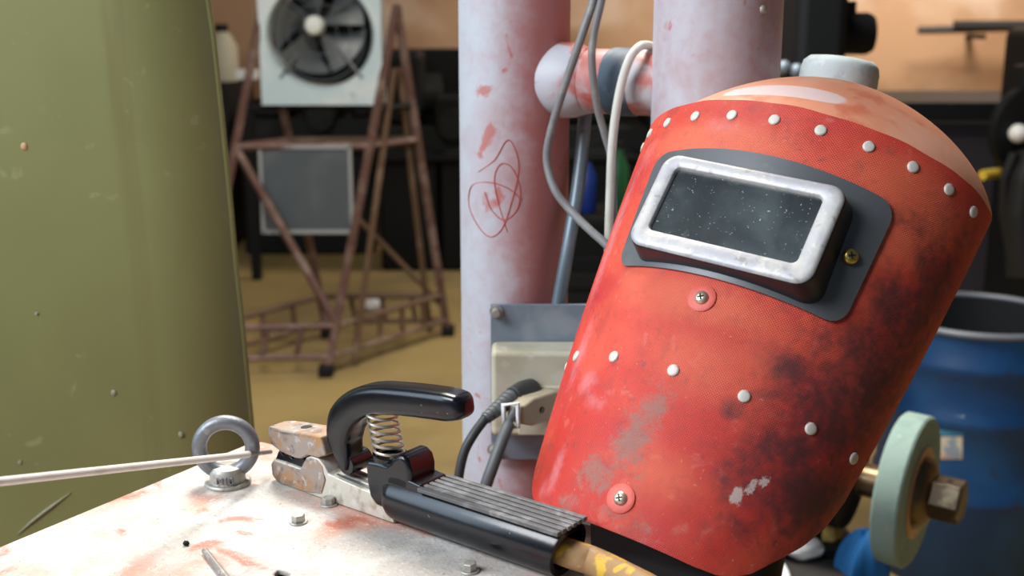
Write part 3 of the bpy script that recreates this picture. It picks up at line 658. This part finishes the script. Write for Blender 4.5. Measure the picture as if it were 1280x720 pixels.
# second stile beside the right front and right back legs
for key, dx in ((('f', 0), .085), (('b', 0), .07)):
    p, q = legs[key]; off = V((dx, .10, 0)) if key[0] == 'f' else V((-dx, -.02, 0))
    bar('stile', p+off+V((0, 0, .02)), lp(key, 1.05)+off*.35, .010, 'rust2')
def stretcher(k1, k2, z1, z2, n, m='rust'):
    bar('rail', lp(k1, z1), lp(k2, z1), .010, m); bar('rail', lp(k1, z2), lp(k2, z2), .010, m)
    for i in range(1, n+1):
        t = i/(n+1); bar('upright', lp(k1, z1).lerp(lp(k2, z1), t), lp(k1, z2).lerp(lp(k2, z2), t), .009, m)
stretcher(('f', 0), ('f', 1), .17, .065, 3); stretcher(('f', 0), ('b', 0), .17, .065, 4, 'rust2'); stretcher(('b', 0), ('b', 1), .17, .065, 3, 'rust2'); stretcher(('f', 1), ('b', 1), .17, .065, 3, 'rust2')
zm = .785
bar('rail', lp(('f', 0), zm), lp(('f', 1), zm), .012); bar('rail', lp(('b', 0), zm), lp(('b', 1), zm), .012, 'rust2'); bar('rail', lp(('f', 0), zm), lp(('b', 0), zm), .012); bar('rail', lp(('f', 1), zm), lp(('b', 1), zm), .012)
bar('brace', lp(('f', 1), zm), lp(('f', 0), .18), .013)
bar('brace', lp(('b', 1), .75), lp(('b', 0), .12), .010, 'rust2')
zf = at(400, 127, mid.y).z
for key in ('b',): bar('shelf_bar', lp((key, 0), zf-.02), lp((key, 1), zf-.02), .009, 'dark')
for k in (0, 1): bar('shelf_bar', lp(('f', k), zf-.018), lp(('b', k), zf-.018), .009, 'dark')
# fan
fc = at(401, 45, mid.y-.06); FWD = .212
fx0, fx1 = at(326, 100, mid.y-.06).x, at(478, 100, mid.y-.06).x; fw = fx1-fx0; fcx = (fx0+fx1)/2
fan = thing('box_fan', 'square pale blue exhaust fan with dark grey blades standing on the rusty trestle', 'fan', (fcx, mid.y, zf-.008))
fh = .50; fy = mid.y-.06; rO = fw*.425; czf = fc.z
g = G(); K = 48
def sqpt(a, hw, z0, z1):
    c, s = cos(a), sin(a); k = 1/max(abs(c), abs(s)); x = c*k*hw; z = s*k
    return x, (z*(z1-czf) if z > 0 else z*(czf-z0))
for (ring, y) in ((0, fy), (1, fy), (2, fy+.02), (3, fy+.10), ):
    for k in range(K):
        a = 2*pi*k/K+pi/4
        if ring == 0: x, z = sqpt(a, fw/2, zf-.008, zf+fh)
        elif ring == 1: x, z = rO*1.04*cos(a), rO*1.04*sin(a)
        elif ring == 2: x, z = rO*.99*cos(a), rO*.99*sin(a)
        else: x, z = rO*.97*cos(a), rO*.97*sin(a)
        g.v.append(V((fcx+x, y, czf+z)))
g.f = [(i*K+k, i*K+(k+1) % K, (i+1)*K+(k+1) % K, (i+1)*K+k) for i in range(3) for k in range(K)]
g.build('front_panel', 'fanbox', fan, angle=30)
g = G()
for x in (-1, 1): g.box((fcx+x*(fw/2-.004), fy+.062, zf+fh/2-.004), (.008, .12, fh))
g.box((fcx, fy+.062, zf), (fw, .12, .012)); g.box((fcx, fy+.062, zf+fh-.006), (fw, .12, .012)); g.build('housing', 'fanbox', fan)
hb = V((fcx-.01, fy+.03, czf+.03)); G().lathe([(rO*.96, 0), (rO*.96, .006)], 40, Matrix.Translation((fcx, fy+.125, czf)) @ Matrix.Rotation(pi/2, 4, 'X')).build('dark_backing', 'dark', fan)  # dark disc added so the gaps between the blades go dark
hb = V((fcx-.018, fy+.035, czf+.036))
G().lathe([(.034, 0), (.034, .05), (.026, .062), (.004, .066)], 24, Matrix.Translation(hb) @ Matrix.Rotation(pi/2, 4, 'X')).build('hub', 'hub', fan)
for k in range(5):
    a0 = 2*pi*k/5+.35
    def bl(i, j):
        r = .03+(rO*.93-.03)*i; wv = (.40+.34*i); a = a0+wv*(j-.5)*2*.8+.25*i; return V((hb.x+r*cos(a), hb.y+.02+(j-.5)*.06, hb.z+r*sin(a)))
    G().grid(bl, 10, 8).build('blade', 'blade', fan, solid=.003)
for k in range(4):
    a = pi/4+k*pi/2; G().tube([hb+V((0, .06, 0)), V((fcx+rO*1.12*cos(a), fy-.002, czf+rO*1.12*sin(a)))], .006, 8).build('strut', 'blade', fan)
for rr in (.35, .6, .85):
    G().tube([V((fcx+rO*rr*cos(a), fy-.004, czf+rO*rr*sin(a))) for a in [2*pi*k/36 for k in range(36)]], .0016, 6, closed=True).build('guard_ring', 'blade', fan)
g = G().lathe([(.07, 0), (.07, .09), (.04, .10)], 24, Matrix.Translation(hb+V((0, .14, 0))) @ Matrix.Rotation(pi/2, 4, 'X')); g.build('motor', 'dark', fan)
# board hung on the trestle front
b0, b1 = at(322, 172, A.y-.0), at(437, 172, A.y-.0)
zt_, zb_ = lp(('f', 0), zm).z, at(380, 298, A.y+.05).z
ya = lp(('f', 0), zm).y-.018
bt = thing('slate_board', 'dark slate board with pale edges hung on the front of the trestle', 'board', (at(378, 200, ya).x, ya, zb_))
bx0, bx1 = at(326, 200, ya).x, at(438, 200, ya).x
G().box(((bx0+bx1)/2, ya, (zt_+zb_)/2), (bx1-bx0, .012, zt_-zb_)).build('panel', 'board', bt)
for x in (bx0, bx1): G().box((x, ya-.002, (zt_+zb_)/2), (.012, .02, zt_-zb_+.012)).build('frame_edge', 'boardframe', bt)
for z in (zt_, zb_): G().box(((bx0+bx1)/2, ya-.002, z), (bx1-bx0, .02, .014)).build('frame_edge', 'boardframe', bt)

# white lump on the floor
q = onz(466, 384, 0); q = onz(466, 388, 0)
tag(rebase(G().ball(q+V((0, 0, .025)), (.055, .045, .03), 18, jit=.12).build('crumpled_rag', 'rag', sub=1), q), 'small crumpled white rag on the floor under the trestle', 'rag')
# coil of brown hose on the floor at the left
q = onz(318, 418, 0)
tag(rebase(G().tube([q+V((.13*cos(a), .13*sin(a), .012)) for a in [2*pi*k/24 for k in range(24)]], .011, 8, closed=True).build('hose_coil', 'yellowcable'), q), 'brown hose ring lying on the floor by the front trestle rail', 'hose')

# ------------------------------------------------------------------ far machines
def machine_lathe(px0, px1, ptop, Y, label):
    x0, x1 = at(px0, 200, Y).x, at(px1, 200, Y).x; zt_ = at(400, ptop, Y).z; w_ = x1-x0
    t = thing('lathe', label, 'machine', ((x0+x1)/2, Y, 0))
    cx = (x0+x1)/2
    for k in (-1, 1): G().box((cx+k*w_*.25, Y, .30), (w_*.48, .42, .60)).build('cabinet', 'dark', t, bevel=.02)
    G().box((cx, Y+.20, (.6+zt_)/2), (w_, .03, zt_-.6)).build('dark_backplate', 'dark', t, bevel=.01)  # black sheet added to fill the background above the bed with darkness
    G().box((cx, Y, .64), (w_, .36, .14)).build('bed', 'dark2', t, bevel=.015)
    G().box((cx, Y, .56), (w_*.95, .50, .03)).build('drip_tray', 'dark', t, bevel=.008)
    G().box((cx-w_*.30, Y, (.71+zt_)/2), (w_*.34, .34, zt_-.71)).build('headstock', 'dark', t, bevel=.04, seg=4)
    G().lathe([(.10, 0), (.10, .08), (.05, .09)], 24, Matrix.Translation((cx-w_*.13, Y, .85)) @ Matrix.Rotation(pi/2, 4, 'Y')).build('chuck', 'dark2', t)
    G().box((cx+w_*.12, Y-.05, .78), (.18, .34, .14)).build('carriage', 'dark', t, bevel=.015)
    G().lathe([(.07, 0), (.075, .01), (.07, .02)], 24, Matrix.Translation((cx+w_*.12, Y-.22, .72)) @ Matrix.Rotation(pi/2, 4, 'X')).build('handwheel', 'dark2', t)
    G().box((cx+w_*.40, Y, .80), (w_*.15, .24, .20)).build('tailstock', 'dark', t, bevel=.03)
    return t
machine_lathe(478, 625, 62, 6.0, 'dark lathe on the far floor between the trestle and the left pole')
machine_lathe(310, 472, 132, 6.4, 'dark lathe in the gloom behind the fan trestle')
machine_lathe(690, 905, 120, 6.0, 'dark lathe in the shadow seen between the two pipes')
def cabinet(px0, px1, pt, Y, label, m='dark', dep=.4):
    x0, x1 = at(px0, 200, Y).x, at(px1, 200, Y).x; zt_ = at(400, pt, Y).z
    t = thing('steel_cabinet', label, 'cabinet', ((x0+x1)/2, Y, 0))
    G().box(((x0+x1)/2, Y, zt_/2), (x1-x0, dep, zt_)).build('carcass', m, t, bevel=.01)
    for k in (0, 1):
        xx = x0+(x1-x0)*(.25+.5*k); G().box((xx, Y-dep/2-.008, zt_/2), ((x1-x0)*.46, .016, zt_*.92)).build('door', m, t, bevel=.004)
    return zt_
zk = cabinet(215, 300, 100, 6.6, 'dark steel cabinet beside the olive guard under a cream jug', 'dark2')
q = at(280, 95, 6.5)
jg = thing('plastic_jug', 'cream plastic jug on top of the dark cabinet left of the fan', 'jug', (q.x, 6.5, zk))
G().lathe([(.075, 0), (.08, .02), (.08, .18), (.05, .24), (.03, .26)], 24, Matrix.Translation((q.x, 6.5, zk))).build('jug_body', 'paleplastic', jg)
G().lathe([(.034, 0), (.034, .04)], 16, Matrix.Translation((q.x, 6.5, zk+.258))).build('cap', 'dark', jg)
q0, q1 = at(296, 93, 5.6), at(322, 93, 5.6)  # bright tube light, built as a plain white box that does not glow
tt = thing('white_tube_light', 'tube light built as a small unlit white box on a bracket just left of the fan', 'tin', ((q0.x+q1.x)/2, 5.6, 0))
G().box(((q0.x+q1.x)/2, 5.6, q0.z), (q1.x-q0.x, .08, .045)).build('tube_body', 'tube', tt, bevel=.006)
G().box(((q0.x+q1.x)/2, 5.6, (q0.z-.0225)/2), (.04, .05, q0.z-.0225)).build('stand', 'dark', tt)
zb = cabinet(536, 640, 108, 6.95, 'dark steel cabinet against the back wall under a cardboard box')
q0, q1 = at(543, 60, 6.9), at(592, 60, 6.9)
cbx = thing('cardboard_box', 'brown cardboard box with open flap on the cabinet left of the poles', 'box', ((q0.x+q1.x)/2, 6.95, zb))
G().box(((q0.x+q1.x)/2, 6.95, zb+.10), (q1.x-q0.x, .26, .20)).build('carton', 'card', cbx, bevel=.004)
G().box(((q0.x+q1.x)/2-.06, 6.84, zb+.20), (q1.x-q0.x, .12, .006), ).build('flap', 'card', cbx)
# blue and green bottles between the pipes
stb = cabinet(690, 830, 262, 5.2, 'low dark cabinet seen between the two pipes carrying two bottles')
for px, m, lb, hh in ((733, 'blueglass', 'dark blue plastic bottle between the pipes', .24), (772, 'greenglass', 'dark green plastic bottle between the pipes', .30)):
    q = at(px, 240, 5.15); o = thing('plastic_bottle', lb, 'bottle', (q.x, 5.15, stb), group='bottles on the low cabinet')
    G().lathe([(.04, 0), (.045, .01), (.045, hh*.65), (.018, hh*.85), (.018, hh*.92)], 20, Matrix.Translation((q.x, 5.15, stb))).build('bottle_body', m, o)
    G().lathe([(.021, hh*.92), (.021, hh)], 16, Matrix.Translation((q.x, 5.15, stb))).build('cap', 'dark', o)
# black crate
q = onz(752, 425, 0)
cr = thing('slatted_crate', 'black slatted crate on the floor between the left pole and the helmet', 'crate', (q.x, q.y, 0))
for k in range(4):
    for s in (-1, 1):
        G().box((q.x, q.y+s*.15, .045+.075*k), (.40, .012, .05)).build('slat', 'dark', cr); G().box((q.x+s*.20, q.y, .045+.075*k), (.012, .30, .05)).build('slat', 'dark', cr)
for sx in (-1, 1):
    for sy in (-1, 1): G().box((q.x+sx*.19, q.y+sy*.14, .155), (.025, .025, .31)).build('corner_post', 'dark', cr)
G().box((q.x, q.y, .012), (.38, .28, .012)).build('base', 'dark', cr)

# ------------------------------------------------------------------ right background
Yd = 2.6
x0 = at(1003, 50, Yd).x
dr = thing('pedestal_drill', 'black pedestal drill with its motor sticking out, behind the right pole', 'drill', (x0, Yd, 0))
G().box((x0, Yd, .03), (.30, .42, .06)).build('base', 'dark', dr, bevel=.01)
G().cyl((x0, Yd, .05), (x0, Yd, 1.5), .045).build('column', 'dark', dr)
G().box((x0, Yd-.02, 1.26), (.105, .30, .27)).build('head', 'dark', dr, bevel=.025, seg=3)
m0, m1 = at(1030, 42, Yd), at(1092, 42, Yd)
mt = G().tube([m0, m0.lerp(m1, .1), m0.lerp(m1, .85), m0.lerp(m1, .97), m1], [.036, .044, .044, .038, .02], 28).build('motor', 'dark', dr)
G().box((m0.x+.045, m0.y, m0.z+.052), (.03, .04, .03)).build('terminal_box', 'dark', dr)
G().box((x0, Yd-.06, .85), (.26, .26, .03)).build('table', 'dark', dr, bevel=.006)
for px, py in ((980, 84), (996, 88)):
    q = at(px, py, Yd-.2); G().ball(q, .014, 14).build('knob', 'grey_plate', dr, label='slate blue knob')
G().cyl(at(980, 84, Yd-.2), at(996, 88, Yd-.1), .006).build('knob_arm', 'dark', dr)
# bars on the back wall
q0, q1 = at(1148, 38, 7.3), at(1420, 30, 7.3)
sb = thing('steel_bar', 'long dark steel bar on wall brackets at the upper right', 'bar', (q0.x, 7.3, q0.z))
G().tube([q0, q1], .020, 10, sq=.6).build('bar', 'steelbar', sb, angle=30)
G().box((q0.x+.9, 7.26, q0.z+.040), (1.4, .06, .035)).build('bar', 'steelbar', sb)
for k in (.3, .9): G().box((q0.x+1.3*k, 7.43, q0.z-.037), (.04, .24, .03)).build('bracket', 'dark', sb)
# dark workbench
Yw = 4.0; zw = at(1180, 128, Yw).z; xa, xb = at(1085, 140, Yw).x, at(1420, 140, Yw).x
wb = thing('workbench', 'dark workbench with a violet grey cover below, right of the helmet crown', 'bench', ((xa+xb)/2, Yw+.3, 0))
G().box(((xa+xb)/2, Yw+.3, zw-.03), (xb-xa, .6, .06)).build('top', 'dark', wb, bevel=.004)
for x in (xa+.05, xb-.05):
    for y in (Yw+.06, Yw+.54): G().box((x, y, (zw-.06)/2), (.07, .07, zw-.06)).build('leg', 'dark', wb)
G().box(((xa+xb)/2, Yw+.07, (zw-.06)/2+.1), (xb-xa-.16, .02, zw-.30)).build('front_panel', 'purple', wb)
# black machine with handwheel at the right edge
Ym = 3.5; mx = at(1345, 170, Ym).x
bm_ = thing('column_machine', 'black column machine with a handwheel at the right edge', 'machine', (mx, Ym, 0))
G().box((mx+.10, Ym+.22, .60), (.36, .36, 1.2)).build('column', 'dark', bm_, bevel=.03)
wc = at(1283, 163, Ym-.04)
G().lathe([(.112, -.02), (.126, -.014), (.130, 0), (.126, .014), (.112, .02)], 32, Matrix.Translation(wc) @ Matrix.Rotation(pi/2, 4, 'X') @ Matrix.Rotation(.35, 4, 'Y')).build('handwheel', 'dark', bm_)
G().tube([wc, wc+V((.04, .16, 0)), V((mx, Ym+.18, wc.z))], .03, 14).build('spindle', 'dark', bm_)
G().ball(at(1273, 167, Ym-.10), .027, 18).build('knob', 'white', bm_, label='round white knob')
G().cyl(at(1273, 167, Ym-.10), wc, .009).build('knob_stem', 'dark', bm_)
G().box(wc+V((0, .03, .145)), (.06, .08, .08)).build('catch', 'dark', bm_, bevel=.01)
q = at(1228, 219, Ym-.08); q2 = at(1285, 211, Ym+.04)
G().tube([q, q2, V((mx, Ym+.10, q2.z))], .0145, 12).build('handle', 'yellow', bm_, label='yellow handle bar')
# leather apron hung over the machine arm
def apr(i, j):
    px = interp(j, [0, .2, .5, 1], [1262, 1250, 1248, 1262])+i*70; py = 190+155*j
    return at(px, py, Ym-.12+.025*sin(i*9+j*2))
ap = thing('leather_apron', 'black leather apron hanging under the handwheel at the right edge', 'apron', at(1290, 345, Ym-.12))
G().grid(apr, 24, 24).build('cloth', 'black', ap, solid=.02)
G().tube([at(1270, 195, Ym-.11), at(1290, 178, Ym+.0), V((mx-.05, Ym+.06, at(1290, 185, Ym).z))], .010, 8).build('strap', 'black', ap)
# blue drum
Yb = 2.60; rb = .196; bxc = at(1222, 390, Yb).x; zbt = at(1222, 391, Yb).z
dm = thing('steel_drum', 'blue open steel drum with a torn label behind the grinding wheel', 'drum', (bxc, Yb, 0))
X = Matrix.Translation((bxc, Yb, 0))
pr = [(rb-.01, 0), (rb, .01)]
for zc_ in (zbt*.36, zbt*.66, zbt*.86): pr += [(rb, zc_-.02), (rb+.007, zc_-.007), (rb+.007, zc_+.007), (rb, zc_+.02)]
pr += [(rb, zbt-.012)]
G().lathe(pr, 56, X, cap=False).build('drum_wall', 'barrel', dm, angle=50)
G().lathe([(rb-.006, zbt-.010), (rb-.008, .02), (.001, .018)], 48, X, cap=False).build('drum_inside', 'drumin', dm)
G().tube([V((bxc+rb*cos(a), Yb+rb*sin(a), zbt-.004)) for a in [2*pi*k/56 for k in range(56)]], .0075, 10, closed=True).build('rim', 'barrelrim', dm, label='worn grey rolled rim')
def lab(pxa, pxb, pya, pyb, m):
    def fn(i, j):
        px = pxa+(pxb-pxa)*i; py = pya+(pyb-pya)*j; dd = ray(px, py); o = CAM-V((bxc, Yb, 0)); rr = rb+.0012
        A_ = dd.x**2+dd.y**2; B_ = 2*(o.x*dd.x+o.y*dd.y); C_ = o.x**2+o.y**2-rr**2; t = (-B_-math.sqrt(max(0, B_*B_-4*A_*C_)))/(2*A_); return CAM+dd*t
    G().grid(fn, 14, 6).build('paper_label', m, dm, solid=.0008)
lab(1150, 1203, 546, 574, 'label'); lab(1150, 1205, 520, 544, 'label2')
# bench grinder
YGd = 1.54
gc = at(1133, 612, YGd); axd = V((.83, -.55, -.03)).normalized(); up_ = V((0, 0, 1))
gx = gc-axd*.19
ZB = .50
gr = thing('bench_grinder', 'bench grinder with green stone wheel and square nut, right behind the helmet', 'grinder', (gx.x, gx.y, ZB))
XG = frame_from(axd, up_, gc) @ Matrix.Scale(1.07, 4)
G().lathe([(.02, -.0165), (.096, -.0165), (.0985, -.014), (.0985, .014), (.096, .0165), (.02, .0165)], 64, XG).build('grinding_wheel', 'stone', gr)
G().lathe([(.060, .0160), (.060, .0185)], 48, XG).build('paper_washer', 'copper', gr)
G().lathe([(.047, .018), (.046, .024), (.040, .030), (.032, .034), (.022, .036)], 40, XG).build('flange', 'bronze', gr)
NX = XG @ Matrix.Rotation(R_(30), 4, 'Z')
nt_ = G().lathe([(.029, .033), (.029, .068), (.026, .071)], 6, NX).build('nut', 'nut', gr, bevel=.0012)
G().lathe([(.0042, 0), (.0042, .0008)], 14, XG @ Matrix.Translation((.0249, 0, .052)) @ Matrix.Rotation(pi/2, 4, 'Y')).build('pin_hole', 'slot', nt_)
G().lathe([(.058, -.022), (.058, -.0165)], 40, XG).build('back_flange', 'bronze', gr)
G().lathe([(.022, -.06), (.022, -.02)], 20, XG).build('spindle', 'bronze', gr)
G().lathe([(.040, -.085), (.066, -.078), (.070, -.07), (.070, -.30), (.062, -.31), (.03, -.312)], 40, XG).build('motor', 'dark', gr)
G().box((gx.x, gx.y, (ZB+gx.z)/2-.02), (.12, .14, gx.z-ZB-.02)).build('pedestal', 'dark', gr, bevel=.01)
G().box((gx.x, gx.y, ZB+.008), (.18, .18, .016)).build('foot_plate', 'dark', gr, bevel=.003)
# low bench under it
lb = thing('low_bench', 'low dark timber bench behind the helmet carrying grinder and rags', 'bench', (.36, 1.60, 0))
G().box((.215, 1.56, ZB-.02), (.57, .40, .04)).build('top', 'bench', lb, bevel=.004)
for x in (-.03, .46):
    for y in (1.40, 1.72): G().box((x, y, (ZB-.04)/2), (.06, .06, ZB-.04)).build('leg', 'bench', lb)
def lump(name, px, py, r, m, label, cat, z=ZB, jit=.12):
    q = onz(px, py, z); o = G().ball(q+V((0, 0, r[2]*.93)), r, 20, jit=jit).build(name, m, sub=1); return tag(rebase(o, q), label, cat)
lump('folded_rag', 1003, 697, (.030, .022, .016), 'rag', 'small white rag on the low bench just below the helmet rim', 'rag')
lump('folded_rag', 1030, 683, (.024, .022, .030), 'amber', 'mustard yellow rag bunched on the low bench under the helmet', 'rag')
q = onz(1080, 712, ZB)
def clothf(i, j):
    a = 2*pi*i; t = pi/2*j; r = 1+.10*sin(5*a)*cos(t)+.05*sin(9*a+2); return q+V((.036*r*cos(t)*cos(a), .030*r*cos(t)*sin(a), .056*sin(t)*(1+.10*sin(3*a))))
tag(rebase(G().grid(clothf, 40, 12).build('shop_cloth', 'bluecloth', solid=.003), q), 'bright blue cloth bunched on the low bench left of the drum under the grinding wheel', 'cloth')
P = [onz(x, y, ZB+.008) for x, y in ((930, 712), (955, 698), (972, 705), (982, 722), (985, 760))]
tag(rebase(G().tube(P, .007, 12, sub=6).build('white_hose', 'white'), onz(972, 705, ZB)), 'thin white hose curving on the low bench below the helmet', 'hose')
# a tan glove by the drum
lump('work_glove', 1272, 361, (.05, .03, .02), 'peach', 'tan leather scrap on the floor beyond the drum at the right edge', 'leather scrap', z=0)
